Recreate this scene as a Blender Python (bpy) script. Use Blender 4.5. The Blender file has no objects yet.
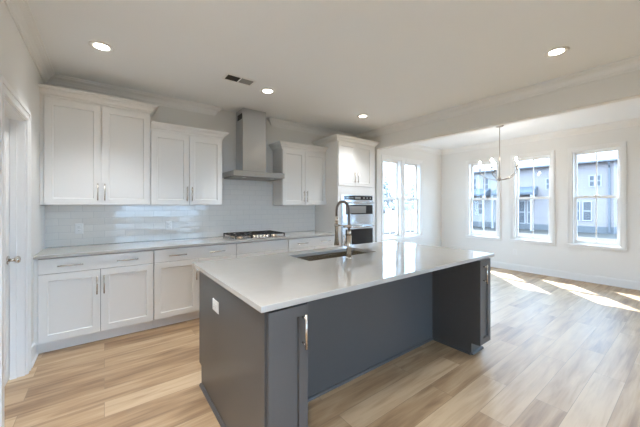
import bpy, math, random
from mathutils import Vector, Matrix
random.seed(7)
SC = bpy.context.scene
COL = SC.collection

# ------------------------------------------------------------------ camera, world, sun, exposure
cam_d = bpy.data.cameras.new('camera')
cam = bpy.data.objects.new('camera', cam_d); COL.objects.link(cam)
cam.location = (0, 0, 1.365)
cam.rotation_euler = (math.pi / 2, 0, -0.64403)
cam_d.sensor_fit = 'HORIZONTAL'; cam_d.sensor_width = 36.0
cam_d.lens = 287.15 / 640 * 36
cam_d.shift_y = -7.93 / 640
cam_d.clip_start = 0.02; cam_d.clip_end = 500
SC.camera = cam

SKY_STRENGTH = 8.4
SUN_STRENGTH = 14.0
CAN_WATTS = 50.0
BULB_GLOW = 190.0
world = bpy.data.worlds.new('sky'); SC.world = world; world.use_nodes = True
wb = world.node_tree.nodes['Background']
wb.inputs[0].default_value = (0.47, 0.71, 1.0, 1); wb.inputs[1].default_value = SKY_STRENGTH

sun_d = bpy.data.lights.new('sun', 'SUN'); sun_d.energy = SUN_STRENGTH; sun_d.angle = 0.009
sun_d.color = (0.94, 0.96, 1.0)
sun = bpy.data.objects.new('sun', sun_d); COL.objects.link(sun)
sun.rotation_euler = Vector((-0.669, -0.634, -1.0)).to_track_quat('-Z', 'Y').to_euler()
sun.location = (10, 8, 12)

vs = SC.view_settings
SC.display_settings.display_device = 'sRGB'
vs.view_transform = 'Standard'; vs.look = 'None'; vs.gamma = 1.0; vs.use_curve_mapping = False
vs.exposure = 0.75
cy = SC.cycles
cy.max_bounces = 12; cy.diffuse_bounces = 8; cy.glossy_bounces = 5; cy.transmission_bounces = 8
cy.transparent_max_bounces = 16; cy.caustics_reflective = False; cy.caustics_refractive = False
cy.sample_clamp_indirect = 6.0

# ------------------------------------------------------------------ materials
def srgb(r, g, b):
    f = lambda c: c / 12.92 if c <= 0.04045 else ((c + 0.055) / 1.055) ** 2.4
    return (f(r / 255), f(g / 255), f(b / 255), 1)

def new_mat(name):
    m = bpy.data.materials.new(name); m.use_nodes = True
    return m, m.node_tree.nodes, m.node_tree.links, m.node_tree.nodes['Principled BSDF']

def paint(name, col, rough=0.5, metal=0.0, var=0.03, bump=0.0, scale=40.0, spec=0.5, coat=0.0, aniso=0.0):
    """flat paint or metal with a faint procedural mottling"""
    m, N, L, p = new_mat(name)
    tc = N.new('ShaderNodeTexCoord'); nz = N.new('ShaderNodeTexNoise')
    nz.inputs['Scale'].default_value = scale; nz.inputs['Detail'].default_value = 3
    L.new(tc.outputs['Object'], nz.inputs['Vector'])
    mx = N.new('ShaderNodeMix'); mx.data_type = 'RGBA'
    c = col[:3]
    mx.inputs[6].default_value = (*[v * (1 - var) for v in c], 1)
    mx.inputs[7].default_value = (*[min(1, v * (1 + var)) for v in c], 1)
    L.new(nz.outputs['Fac'], mx.inputs[0]); L.new(mx.outputs[2], p.inputs['Base Color'])
    p.inputs['Roughness'].default_value = rough; p.inputs['Metallic'].default_value = metal
    p.inputs['Specular IOR Level'].default_value = spec
    p.inputs['Coat Weight'].default_value = coat
    p.inputs['Anisotropic'].default_value = aniso
    if bump:
        b = N.new('ShaderNodeBump'); b.inputs['Strength'].default_value = bump; b.inputs['Distance'].default_value = 0.002
        L.new(nz.outputs['Fac'], b.inputs['Height']); L.new(b.outputs[0], p.inputs['Normal'])
    return m

def brushed(name, col, rough=0.28, aniso=0.75):
    """metal brushed along the horizontal: highlights stretch up and down"""
    m, N, L, p = new_mat(name)
    tc = N.new('ShaderNodeTexCoord'); mp = N.new('ShaderNodeMapping'); nz = N.new('ShaderNodeTexNoise')
    mp.inputs['Scale'].default_value = (2.0, 2.0, 240.0); nz.inputs['Scale'].default_value = 1.0
    L.new(tc.outputs['Object'], mp.inputs[0]); L.new(mp.outputs[0], nz.inputs['Vector'])
    mr = N.new('ShaderNodeMapRange'); mr.inputs[3].default_value = rough - 0.05; mr.inputs[4].default_value = rough + 0.05
    L.new(nz.outputs['Fac'], mr.inputs[0]); L.new(mr.outputs[0], p.inputs['Roughness'])
    tg = N.new('ShaderNodeCombineXYZ'); tg.inputs[0].default_value = 0.0; tg.inputs[2].default_value = 1.0
    L.new(tg.outputs[0], p.inputs['Tangent'])
    n2 = N.new('ShaderNodeTexNoise'); n2.inputs['Scale'].default_value = 5.0; n2.inputs['Detail'].default_value = 1
    L.new(tc.outputs['Object'], n2.inputs['Vector'])
    bp = N.new('ShaderNodeBump'); bp.inputs['Strength'].default_value = 0.35; bp.inputs['Distance'].default_value = 0.01
    L.new(n2.outputs['Fac'], bp.inputs['Height']); L.new(bp.outputs[0], p.inputs['Normal'])
    p.inputs['Anisotropic'].default_value = aniso
    p.inputs['Base Color'].default_value = col; p.inputs['Metallic'].default_value = 1.0
    return m

def emit(name, col, strength):
    m, N, L, p = new_mat(name)
    p.inputs['Base Color'].default_value = (0.8, 0.8, 0.8, 1)
    p.inputs['Emission Color'].default_value = (*col, 1); p.inputs['Emission Strength'].default_value = strength
    return m

def glass_pane(name, gloss=0.06, tint=(0.97, 0.985, 0.99), veil=0.0):
    m = bpy.data.materials.new(name); m.use_nodes = True
    N, L = m.node_tree.nodes, m.node_tree.links; N.clear()
    out = N.new('ShaderNodeOutputMaterial'); t = N.new('ShaderNodeBsdfTransparent'); g = N.new('ShaderNodeBsdfGlossy')
    t.inputs[0].default_value = (*tint, 1); g.inputs['Roughness'].default_value = 0.02
    lw = N.new('ShaderNodeLayerWeight'); pw = N.new('ShaderNodeMath'); pw.operation = 'POWER'; pw.inputs[1].default_value = 4.0
    fa = N.new('ShaderNodeMath'); fa.operation = 'MULTIPLY_ADD'; fa.inputs[1].default_value = 0.7; fa.inputs[2].default_value = 0.025
    L.new(lw.outputs['Facing'], pw.inputs[0]); L.new(pw.outputs[0], fa.inputs[0])
    mx = N.new('ShaderNodeMixShader'); L.new(fa.outputs[0], mx.inputs[0]); L.new(t.outputs[0], mx.inputs[1]); L.new(g.outputs[0], mx.inputs[2])
    last = mx
    if veil:
        d = N.new('ShaderNodeBsdfTranslucent'); d.inputs[0].default_value = (0.85, 0.86, 0.88, 1)
        m2 = N.new('ShaderNodeMixShader'); m2.inputs[0].default_value = veil
        L.new(mx.outputs[0], m2.inputs[1]); L.new(d.outputs[0], m2.inputs[2]); last = m2
    L.new(last.outputs[0], out.inputs[0])
    return m

def plank_floor():
    m, N, L, p = new_mat('oak_planks')
    tc = N.new('ShaderNodeTexCoord')
    br = N.new('ShaderNodeTexBrick')
    br.offset = 0.37; br.offset_frequency = 2; br.squash = 1.0
    br.inputs['Color1'].default_value = (0, 0, 0, 1); br.inputs['Color2'].default_value = (1, 1, 1, 1)
    br.inputs['Mortar'].default_value = (0.5, 0.5, 0.5, 1)
    br.inputs['Scale'].default_value = 1.0; br.inputs['Mortar Size'].default_value = 0.0016
    br.inputs['Mortar Smooth'].default_value = 0.1; br.inputs['Bias'].default_value = 0.0
    br.inputs['Brick Width'].default_value = 1.22; br.inputs['Row Height'].default_value = 0.178
    L.new(tc.outputs['Object'], br.inputs['Vector'])
    # grain: noise stretched along the boards, shifted board by board
    sep = N.new('ShaderNodeSeparateColor'); L.new(br.outputs['Color'], sep.inputs[0])
    cmb = N.new('ShaderNodeCombineXYZ'); mul = N.new('ShaderNodeMath'); mul.operation = 'MULTIPLY'; mul.inputs[1].default_value = 37.0
    L.new(sep.outputs[0], mul.inputs[0]); L.new(mul.outputs[0], cmb.inputs[2])
    add = N.new('ShaderNodeVectorMath'); add.operation = 'ADD'
    mp = N.new('ShaderNodeMapping'); mp.inputs['Scale'].default_value = (1.1, 9.0, 1.0)
    L.new(tc.outputs['Object'], mp.inputs[0]); L.new(mp.outputs[0], add.inputs[0]); L.new(cmb.outputs[0], add.inputs[1])
    n1 = N.new('ShaderNodeTexNoise'); n1.inputs['Scale'].default_value = 1.6; n1.inputs['Detail'].default_value = 5; n1.inputs['Distortion'].default_value = 0.6
    L.new(add.outputs[0], n1.inputs['Vector'])
    mp2 = N.new('ShaderNodeMapping'); mp2.inputs['Scale'].default_value = (2.0, 60.0, 1.0)
    L.new(tc.outputs['Object'], mp2.inputs[0])
    n2 = N.new('ShaderNodeTexNoise'); n2.inputs['Scale'].default_value = 1.5; n2.inputs['Detail'].default_value = 3
    L.new(mp2.outputs[0], n2.inputs['Vector'])
    # tone = 0.45*board + 0.45*grain + 0.1*fine
    a = N.new('ShaderNodeMath'); a.operation = 'MULTIPLY'; a.inputs[1].default_value = 0.35; L.new(sep.outputs[0], a.inputs[0])
    b = N.new('ShaderNodeMath'); b.operation = 'MULTIPLY_ADD'; b.inputs[1].default_value = 0.95; L.new(n1.outputs['Fac'], b.inputs[0]); L.new(a.outputs[0], b.inputs[2])
    c = N.new('ShaderNodeMath'); c.operation = 'MULTIPLY_ADD'; c.inputs[1].default_value = 0.22; L.new(n2.outputs['Fac'], c.inputs[0]); L.new(b.outputs[0], c.inputs[2])
    r = N.new('ShaderNodeValToRGB'); e = r.color_ramp
    e.elements[0].position = 0.44; e.elements[0].color = FLOOR_DARK
    e.elements[1].position = 0.96; e.elements[1].color = FLOOR_LIGHT
    k = e.elements.new(0.71); k.color = FLOOR_MID
    L.new(c.outputs[0], r.inputs[0])
    mx = N.new('ShaderNodeMix'); mx.data_type = 'RGBA'; mx.inputs[7].default_value = (0.12, 0.08, 0.05, 1)
    dim = N.new('ShaderNodeMath'); dim.operation = 'MULTIPLY'; dim.inputs[1].default_value = 0.55
    L.new(br.outputs['Fac'], dim.inputs[0]); L.new(dim.outputs[0], mx.inputs[0])
    L.new(r.outputs[0], mx.inputs[6]); L.new(mx.outputs[2], p.inputs['Base Color'])
    mr = N.new('ShaderNodeMapRange'); mr.inputs[3].default_value = 0.40; mr.inputs[4].default_value = 0.50
    L.new(n1.outputs['Fac'], mr.inputs[0]); L.new(mr.outputs[0], p.inputs['Roughness'])
    p.inputs['Specular IOR Level'].default_value = 1.0; p.inputs['Coat Weight'].default_value = 0.0
    bp = N.new('ShaderNodeBump'); bp.inputs['Strength'].default_value = 0.25; bp.inputs['Distance'].default_value = 0.001; bp.invert = True
    L.new(br.outputs['Fac'], bp.inputs['Height']); L.new(bp.outputs[0], p.inputs['Normal'])
    return m

def subway_tile():
    m, N, L, p = new_mat('white_subway_tile')
    tc = N.new('ShaderNodeTexCoord'); sp = N.new('ShaderNodeSeparateXYZ'); cb = N.new('ShaderNodeCombineXYZ')
    L.new(tc.outputs['Object'], sp.inputs[0]); L.new(sp.outputs[0], cb.inputs[0]); L.new(sp.outputs[2], cb.inputs[1])
    br = N.new('ShaderNodeTexBrick'); br.offset = 0.5
    br.inputs['Color1'].default_value = (0, 0, 0, 1); br.inputs['Color2'].default_value = (1, 1, 1, 1)
    br.inputs['Scale'].default_value = 1.0; br.inputs['Mortar Size'].default_value = 0.0022; br.inputs['Mortar Smooth'].default_value = 0.3
    br.inputs['Brick Width'].default_value = 0.20; br.inputs['Row Height'].default_value = 0.0763
    L.new(cb.outputs[0], br.inputs['Vector'])
    mx = N.new('ShaderNodeMix'); mx.data_type = 'RGBA'
    mx.inputs[6].default_value = (0.77, 0.75, 0.715, 1); mx.inputs[7].default_value = (0.66, 0.65, 0.63, 1)
    L.new(br.outputs['Fac'], mx.inputs[0]); L.new(mx.outputs[2], p.inputs['Base Color'])
    p.inputs['Roughness'].default_value = 0.10; p.inputs['Specular IOR Level'].default_value = 0.5
    bp = N.new('ShaderNodeBump'); bp.inputs['Strength'].default_value = 0.5; bp.inputs['Distance'].default_value = 0.0015; bp.invert = True
    nz = N.new('ShaderNodeTexNoise'); nz.inputs['Scale'].default_value = 9.0; L.new(tc.outputs['Object'], nz.inputs['Vector'])
    b2 = N.new('ShaderNodeBump'); b2.inputs['Strength'].default_value = 0.15; b2.inputs['Distance'].default_value = 0.006
    L.new(nz.outputs['Fac'], b2.inputs['Height'])
    L.new(br.outputs['Fac'], bp.inputs['Height']); L.new(b2.outputs[0], bp.inputs['Normal'])
    # every tile is set a hair out of true
    sub = N.new('ShaderNodeVectorMath'); sub.operation = 'SUBTRACT'; sub.inputs[1].default_value = (0.5, 0.5, 0.5)
    sc = N.new('ShaderNodeVectorMath'); sc.operation = 'MULTIPLY'; sc.inputs[1].default_value = (0.05, 0.0, 0.03)
    ad = N.new('ShaderNodeVectorMath'); ad.operation = 'ADD'; nr = N.new('ShaderNodeVectorMath'); nr.operation = 'NORMALIZE'
    L.new(br.outputs['Color'], sub.inputs[0]); L.new(sub.outputs[0], sc.inputs[0]); L.new(sc.outputs[0], ad.inputs[0])
    L.new(bp.outputs[0], ad.inputs[1]); L.new(ad.outputs[0], nr.inputs[0]); L.new(nr.outputs[0], p.inputs['Normal'])
    return m

def noisy(name, c1, c2, scale=3.0, rough=0.9, detail=6):
    m, N, L, p = new_mat(name)
    tc = N.new('ShaderNodeTexCoord'); nz = N.new('ShaderNodeTexNoise'); nz.inputs['Scale'].default_value = scale; nz.inputs['Detail'].default_value = detail
    L.new(tc.outputs['Object'], nz.inputs['Vector'])
    mx = N.new('ShaderNodeMix'); mx.data_type = 'RGBA'; mx.inputs[6].default_value = (*c1, 1); mx.inputs[7].default_value = (*c2, 1)
    L.new(nz.outputs['Fac'], mx.inputs[0]); L.new(mx.outputs[2], p.inputs['Base Color']); p.inputs['Roughness'].default_value = rough
    return m

def siding(name, col, step=0.15):
    m, N, L, p = new_mat(name)
    tc = N.new('ShaderNodeTexCoord'); sp = N.new('ShaderNodeSeparateXYZ'); L.new(tc.outputs['Object'], sp.inputs[0])
    d = N.new('ShaderNodeMath'); d.operation = 'DIVIDE'; d.inputs[1].default_value = step; L.new(sp.outputs[2], d.inputs[0])
    f = N.new('ShaderNodeMath'); f.operation = 'FRACT'; L.new(d.outputs[0], f.inputs[0])
    b = N.new('ShaderNodeBump'); b.inputs['Strength'].default_value = 0.6; b.inputs['Distance'].default_value = 0.02; b.invert = True
    L.new(f.outputs[0], b.inputs['Height']); L.new(b.outputs[0], p.inputs['Normal'])
    p.inputs['Base Color'].default_value = (*col, 1); p.inputs['Roughness'].default_value = 0.7
    return m

FLOOR_DARK = (0.215, 0.122, 0.060, 1); FLOOR_MID = (0.425, 0.283, 0.157, 1); FLOOR_LIGHT = (0.57, 0.425, 0.270, 1)
M = dict(
    floor=plank_floor(), tile=subway_tile(),
    wall=paint('wall_paint', (0.78, 0.775, 0.755), 0.75, bump=0.12, scale=220, var=0.01),
    ceiling=paint('ceiling_paint', (0.855, 0.875, 0.89), 0.85, bump=0.12, scale=220, var=0.01),
    trim=paint('white_trim_paint', (0.82, 0.82, 0.81), 0.35, var=0.01),
    cab=paint('white_cabinet_paint', (0.80, 0.795, 0.775), 0.38, var=0.01),
    gap=paint('gap_shade_and_slots', (0.10, 0.095, 0.09), 0.8),  # dark colour paints the shade in door gaps; also colours outlet slots
    quartz=paint('quartz', (0.47, 0.455, 0.43), 0.07, var=0.035, scale=14, spec=1.0),
    island=paint('slate_grey_cabinet_paint', (0.082, 0.079, 0.079), 0.34, var=0.03),
    nickel=paint('satin_nickel', (0.66, 0.60, 0.53), 0.26, 1.0),
    spring=paint('dark_nickel', (0.34, 0.29, 0.24), 0.30, 1.0),
    steel=brushed('brushed_steel', (0.60, 0.62, 0.645, 1), 0.17),
    steel_sink=brushed('sink_steel', (0.60, 0.56, 0.50, 1), 0.25, 0.3),
    black_glass=paint('black_glass', (0.012, 0.012, 0.014), 0.06, spec=0.6),
    iron=paint('cast_iron', (0.022, 0.020, 0.019), 0.5, bump=0.3),
    brass_burner=paint('burner_metal', (0.55, 0.44, 0.33), 0.35, 1.0),
    dark=paint('dark_metal', (0.05, 0.05, 0.05), 0.5),
    vent_dark=paint('dark_duct', (0.05, 0.047, 0.04), 0.9),
    vent_grey=paint('grey_duct', (0.30, 0.295, 0.28), 0.8),
    plate=paint('white_plastic', (0.80, 0.80, 0.79), 0.3, var=0.01),
    lens=emit('lamp_lens', (1.0, 0.90, 0.76), 14.0),
    bulb=emit('bulb_glow', (1.0, 0.97, 0.93), BULB_GLOW),
    glass=glass_pane('window_glass'),
    siding=siding('pale_lap_siding', (0.205, 0.162, 0.152)),
    siding2=siding('cream_lap_siding', (0.22, 0.19, 0.175)),
    shingle=noisy('pale_shingles', (0.14, 0.13, 0.126), (0.18, 0.168, 0.162), 8),
    porch=noisy('slate_porch_shingles', (0.075, 0.078, 0.088), (0.10, 0.104, 0.115), 8),
    ext_trim=paint('exterior_trim', (0.29, 0.26, 0.25), 0.6),
    ext_grey=paint('exterior_metal', (0.10, 0.098, 0.105), 0.6),
    ext_glass=paint('exterior_pane', (0.085, 0.08, 0.082), 0.3, spec=0.12),
    stone=noisy('grey_foundation_block', (0.085, 0.08, 0.08), (0.115, 0.11, 0.11), 5),
    lawn=noisy('dry_lawn', (0.031, 0.021, 0.0135), (0.043, 0.031, 0.0205), 1.2),
    fence=noisy('weathered_boards', (0.30, 0.27, 0.25), (0.38, 0.35, 0.32), 4),
    leaf=noisy('pale_foliage', (0.32, 0.31, 0.29), (0.45, 0.44, 0.42), 2.0),
    bark=noisy('bark', (0.15, 0.12, 0.10), (0.24, 0.20, 0.17), 6),
)

# ------------------------------------------------------------------ mesh building
class MB:
    def __init__(s): s.v = []; s.f = []; s.sm = []
    def add(s, vs_, fs, smooth=False):
        o = len(s.v); s.v += [tuple(map(float, v)) for v in vs_]
        s.f += [tuple(i + o for i in f) for f in fs]; s.sm += [smooth] * len(fs); return s
    def box(s, x0, x1, y0, y1, z0, z1):
        v = [(x, y, z) for z in (z0, z1) for y in (y0, y1) for x in (x0, x1)]
        return s.add(v, [(0, 2, 3, 1), (4, 5, 7, 6), (0, 1, 5, 4), (2, 6, 7, 3), (0, 4, 6, 2), (1, 3, 7, 5)])
    def cyl(s, p0, p1, r, n=16, r2=None, cap=True):
        p0, p1 = Vector(p0), Vector(p1); d = (p1 - p0).normalized(); r2 = r if r2 is None else r2
        a = d.orthogonal().normalized(); b = d.cross(a)
        v = []
        for p, rr in ((p0, r), (p1, r2)):
            v += [p + (a * math.cos(2 * math.pi * i / n) + b * math.sin(2 * math.pi * i / n)) * rr for i in range(n)]
        s.add(v, [(i, (i + 1) % n, n + (i + 1) % n, n + i) for i in range(n)], True)
        if cap: s.add(v, [tuple(range(n))[::-1], tuple(range(n, 2 * n))])
        return s
    def tube(s, pts, r, n=10, cap=True):
        P = [Vector(p) for p in pts]; R = r if isinstance(r, (list, tuple)) else [r] * len(P)
        t0 = (P[1] - P[0]).normalized(); a = t0.orthogonal().normalized(); v = []
        for i, p in enumerate(P):
            t = (P[min(i + 1, len(P) - 1)] - P[max(i - 1, 0)]).normalized()
            a = (a - t * a.dot(t)).normalized(); b = t.cross(a)
            v += [p + (a * math.cos(2 * math.pi * k / n) + b * math.sin(2 * math.pi * k / n)) * R[i] for k in range(n)]
        f = [(i * n + k, i * n + (k + 1) % n, (i + 1) * n + (k + 1) % n, (i + 1) * n + k) for i in range(len(P) - 1) for k in range(n)]
        s.add(v, f, True)
        if cap: s.add(v, [tuple(range(n))[::-1], tuple(range((len(P) - 1) * n, len(P) * n))])
        return s
    def lathe(s, prof, c, n=24, smooth=True):
        c = Vector(c); v = []
        for r, z in prof: v += [c + Vector((r * math.cos(2 * math.pi * k / n), r * math.sin(2 * math.pi * k / n), z)) for k in range(n)]
        f = [(i * n + k, i * n + (k + 1) % n, (i + 1) * n + (k + 1) % n, (i + 1) * n + k) for i in range(len(prof) - 1) for k in range(n)]
        return s.add(v, f, smooth)
    def sweep(s, path, prof):
        """closed profile (out, up) swept along a flat path; 'out' lies to the right of travel; corners are mitred"""
        P = [Vector(p) for p in path]; nrm = []
        for i in range(len(P) - 1):
            d = (P[i + 1] - P[i]).normalized(); nrm.append(Vector((d.y, -d.x)))
        n = len(prof); v = []
        for i, p in enumerate(P):
            a = nrm[max(i - 1, 0)]; b = nrm[min(i, len(nrm) - 1)]
            m = (a + b) / (1 + a.dot(b))
            v += [(p.x + m.x * o, p.y + m.y * o, z) for o, z in prof]
        f = [(i * n + k, (i + 1) * n + k, (i + 1) * n + (k + 1) % n, i * n + (k + 1) % n) for i in range(len(P) - 1) for k in range(n)]
        return s.add(v, f + [tuple(range(n)), tuple(range((len(P) - 1) * n, len(P) * n))[::-1]])
    def panel(s, org, U, V, W, w, h, th, stile=0.06, rec=0.009, bev=0.006):
        """frame-and-panel front: org is the lower corner at the back, W points out of the face"""
        org, U, V, W = Vector(org), Vector(U), Vector(V), Vector(W)
        q = lambda u, v_, d: org + U * u + V * v_ + W * d
        ring = lambda i, d: [q(i, i, d), q(w - i, i, d), q(w - i, h - i, d), q(i, h - i, d)]
        e = 0.0015
        v = ring(0, 0) + ring(0, th - e) + ring(e, th) + ring(stile, th) + ring(stile + bev, th - rec)
        f = [(3, 2, 1, 0)]
        for k in range(4):
            f += [(k * 4 + i, k * 4 + (i + 1) % 4, (k + 1) * 4 + (i + 1) % 4, (k + 1) * 4 + i) for i in range(4)]
        return s.add(v, f + [(16, 17, 18, 19)])
    def slab(s, org, U, V, W, w, h, th): return s.panel(org, U, V, W, w, h, th, min(w, h) * 0.3, 0, 0.001)
    def build(s, name, mat, parent=None, bevel=0.0, origin=None):
        o = Vector(origin) if origin is not None else (parent_world(parent) if parent else Vector((0, 0, 0)))
        me = bpy.data.meshes.new(name)
        me.from_pydata([tuple(Vector(v) - o) for v in s.v], [], s.f)
        me.polygons.foreach_set('use_smooth', s.sm)
        import bmesh
        bm = bmesh.new(); bm.from_mesh(me); bmesh.ops.remove_doubles(bm, verts=bm.verts, dist=1e-6)
        bmesh.ops.recalc_face_normals(bm, faces=bm.faces); bm.to_mesh(me); bm.free()
        me.materials.append(mat)
        ob = bpy.data.objects.new(name, me); COL.objects.link(ob)
        if parent: ob.parent = parent
        else: ob.location = o
        if bevel:
            b = ob.modifiers.new('bevel', 'BEVEL'); b.width = bevel; b.segments = 2; b.limit_method = 'ANGLE'; b.angle_limit = 0.7
        return ob

def parent_world(o):
    p = Vector((0, 0, 0))
    while o: p += o.location; o = o.parent
    return p

def thing(name, label, cat, loc, group=None):
    o = bpy.data.objects.new(name, None); COL.objects.link(o); o.location = loc; o.empty_display_size = 0.1
    return tag(o, label, cat, group)
def tag(o, label, cat, group=None, kind=None):
    o['label'] = label; o['category'] = cat
    if group: o['group'] = group
    if kind: o['kind'] = kind
    return o
def struct(o, label=None, cat=None):
    o['kind'] = 'structure'
    if label: o['label'] = label
    if cat: o['category'] = cat
    return o
def dup(root, delta, label=None, group=None):
    """copy a thing with its parts and sub-parts"""
    def cp(o, par):
        c = o.copy(); COL.objects.link(c); c.parent = par
        for ch in list(o.children): cp(ch, c)
        return c
    r = cp(root, None); r.location = root.location + Vector(delta)
    if label: r['label'] = label
    if group: r['group'] = group
    return r

X, Y, Z = Vector((1, 0, 0)), Vector((0, 1, 0)), Vector((0, 0, 1))

# ------------------------------------------------------------------ the setting
H = 2.77
XL, YB, XR, YN, YF = -0.51, 4.23, 6.92, 4.03, -3.2        # left, kitchen back, right, nook back and front wall planes
BX0, BX1 = 4.08, 4.20                                      # dropped beam between kitchen and nook

def wall_mesh(fix, u0, u1, z0, z1, holes, flip):
    """wall slab with rectangular openings; fix=(axis, near, far)"""
    ax, n0, n1 = fix; mb = MB()
    us = sorted({u0, u1} | {h[0] for h in holes} | {h[1] for h in holes}); zs = sorted({z0, z1} | {h[2] for h in holes} | {h[3] for h in holes})
    pt = (lambda u, d, z: (d, u, z)) if ax == 'x' else (lambda u, d, z: (u, d, z))
    solid = lambda a, b: 0 <= a < len(us) - 1 and 0 <= b < len(zs) - 1 and not any(h[0] <= (us[a] + us[a + 1]) / 2 <= h[1] and h[2] <= (zs[b] + zs[b + 1]) / 2 <= h[3] for h in holes)
    for a in range(len(us) - 1):
        for b in range(len(zs) - 1):
            if not solid(a, b): continue
            ua, ub, za, zb = us[a], us[a + 1], zs[b], zs[b + 1]
            for d in (n0, n1): mb.add([pt(ua, d, za), pt(ub, d, za), pt(ub, d, zb), pt(ua, d, zb)], [(0, 1, 2, 3)])
            for (aa, bb, e) in ((a - 1, b, [(ua, za), (ua, zb)]), (a + 1, b, [(ub, za), (ub, zb)]), (a, b - 1, [(ua, za), (ub, za)]), (a, b + 1, [(ua, zb), (ub, zb)])):
                if not solid(aa, bb):
                    (p, q), (r, t) = e
                    mb.add([pt(p, n0, q), pt(p, n1, q), pt(r, n1, t), pt(r, n0, t)], [(0, 1, 2, 3)])
    return mb

struct(MB().box(XL - 0.2, XR + 0.16, YF - 0.16, YB + 0.16, -0.12, 0).build('floor', M['floor']), 'light oak plank floor running left to right', 'floor')
struct(MB().box(XL - 0.2, XR + 0.16, YF - 0.16, YB + 0.16, H, H + 0.12).build('ceiling', M['ceiling']), 'flat white ceiling', 'ceiling')
DY0, DY1, DZ = 2.58, 3.285, 2.06                            # door opening in the left wall
struct(wall_mesh(('x', XL, XL - 0.12), YF, YB + 0.15, 0, H, [(DY0, DY1, 0, DZ)], 0).build('wall_left', M['wall']), 'pale grey left wall', 'wall')
struct(MB().box(XL, BX1, YB, YB + 0.15, 0, H).build('wall_back', M['wall']), 'pale kitchen wall behind the cabinets', 'wall')
struct(MB().box(BX0, BX1, 3.66, YB, 0, H).build('wall_stub', M['wall']), 'short wall end beside the oven cabinet', 'wall')
RW = [(1.70, 2.45), (2.645, 3.395), (0.757, 1.507)]        # outer casing spans of the right wall's windows (y)
RW = [(2.645, 3.395), (1.70, 2.45), (0.757, 1.507), (-1.05, -0.30)]  # last span is an added window, out of view
WZ0, WZ1, CAS = 0.60, 2.43, 0.06
holesR = [(a + CAS, b - CAS, WZ0 + CAS, WZ1 - CAS) for a, b in RW]
struct(wall_mesh(('x', XR, XR + 0.15), YF, YN + 0.15, 0, H, holesR, 0).build('wall_right', M['wall']), 'pale grey wall with three windows', 'wall')
NW = [(4.62, 5.345), (5.345, 6.07)]
holesN = [(a + CAS, b - CAS, WZ0 + CAS, WZ1 - CAS) for a, b in NW]
struct(wall_mesh(('y', YN, YN + 0.15), BX1, XR, 0, H, holesN, 0).build('wall_nook', M['wall']), 'pale grey breakfast nook wall with paired windows', 'wall')
FO = (0.3, 3.1, 0.05, 2.15)  # added opening, sized for the daylight it throws into the room
struct(wall_mesh(('y', YF, YF - 0.15), XL - 0.12, XR + 0.15, 0, H, [FO], 0).build('wall_front', M['wall']), 'wall behind the camera with an added opening for fill daylight', 'wall')
struct(MB().box(BX0, BX1, YF, 3.66, 2.425, H).build('trim_1', M['wall']), 'dropped ceiling beam between kitchen and nook', 'beam')

# glazed opening added behind the camera to let in fill daylight
wf = MB()
for x in (FO[0], 1.67, FO[1] - 0.06): wf.box(x, x + 0.06, YF - 0.10, YF - 0.04, FO[2], FO[3])
wf.box(FO[0], FO[1], YF - 0.10, YF - 0.04, FO[2], FO[2] + 0.06); wf.box(FO[0], FO[1], YF - 0.10, YF - 0.04, FO[3] - 0.06, FO[3])
w = struct(wf.build('window_6', M['trim']), 'added unseen glazed opening behind the camera for fill daylight', 'window')
MB().box(FO[0] + 0.05, FO[1] - 0.05, YF - 0.074, YF - 0.066, FO[2] + 0.05, FO[3] - 0.05).build('glass', M['glass'], w)

CROWN = [(0, -0.108), (0.010, -0.108), (0.014, -0.092), (0.024, -0.084), (0.030, -0.066), (0.044, -0.044), (0.064, -0.030), (0.072, -0.026), (0.076, -0.014), (0.088, -0.010), (0.088, 0), (0, 0)]
crown = [(o, H + z) for o, z in CROWN]
struct(MB().sweep([(XL, YF), (XL, YB), (1.27, YB), (1.27, YB + 0.0005)], crown).build('trim_2', M['trim']), 'white crown moulding along left wall and above left cabinets', 'moulding')
struct(MB().sweep([(2.184, YB + 0.0005), (2.184, YB), (BX0, YB), (BX0, YF)], crown).build('trim_3', M['trim']), 'white crown moulding from the range hood along the beam', 'moulding')
struct(MB().sweep([(BX1, YF), (BX1, YN), (XR, YN), (XR, YF)], crown).build('trim_4', M['trim']), 'white crown moulding round the nook', 'moulding')
BASE = [(0, 0), (0.026, 0), (0.026, 0.008), (0.022, 0.016), (0.015, 0.020), (0.015, 0.112), (0.011, 0.120), (0.009, 0.132), (0, 0.135)]
struct(MB().sweep([(XL, DY1 + 0.10), (XL, 3.668)], BASE).build('baseboard_left', M['trim']))
struct(MB().sweep([(BX1, 3.66), (BX1, YN), (XR, YN)], BASE).build('baseboard_back', M['trim']))
struct(MB().sweep([(XR, YN), (XR, YF)], BASE).build('baseboard_right', M['trim']))
bs = MB().box(XL + 0.002, 3.054, YB - 0.010, YB - 0.0005, 0.9145, 1.3705)
bs.box(1.282, 2.199, YB - 0.010, YB - 0.0005, 1.3705, 1.86)
struct(bs.build('backsplash', M['tile']), 'glossy white subway tile backsplash', 'backsplash')

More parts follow.
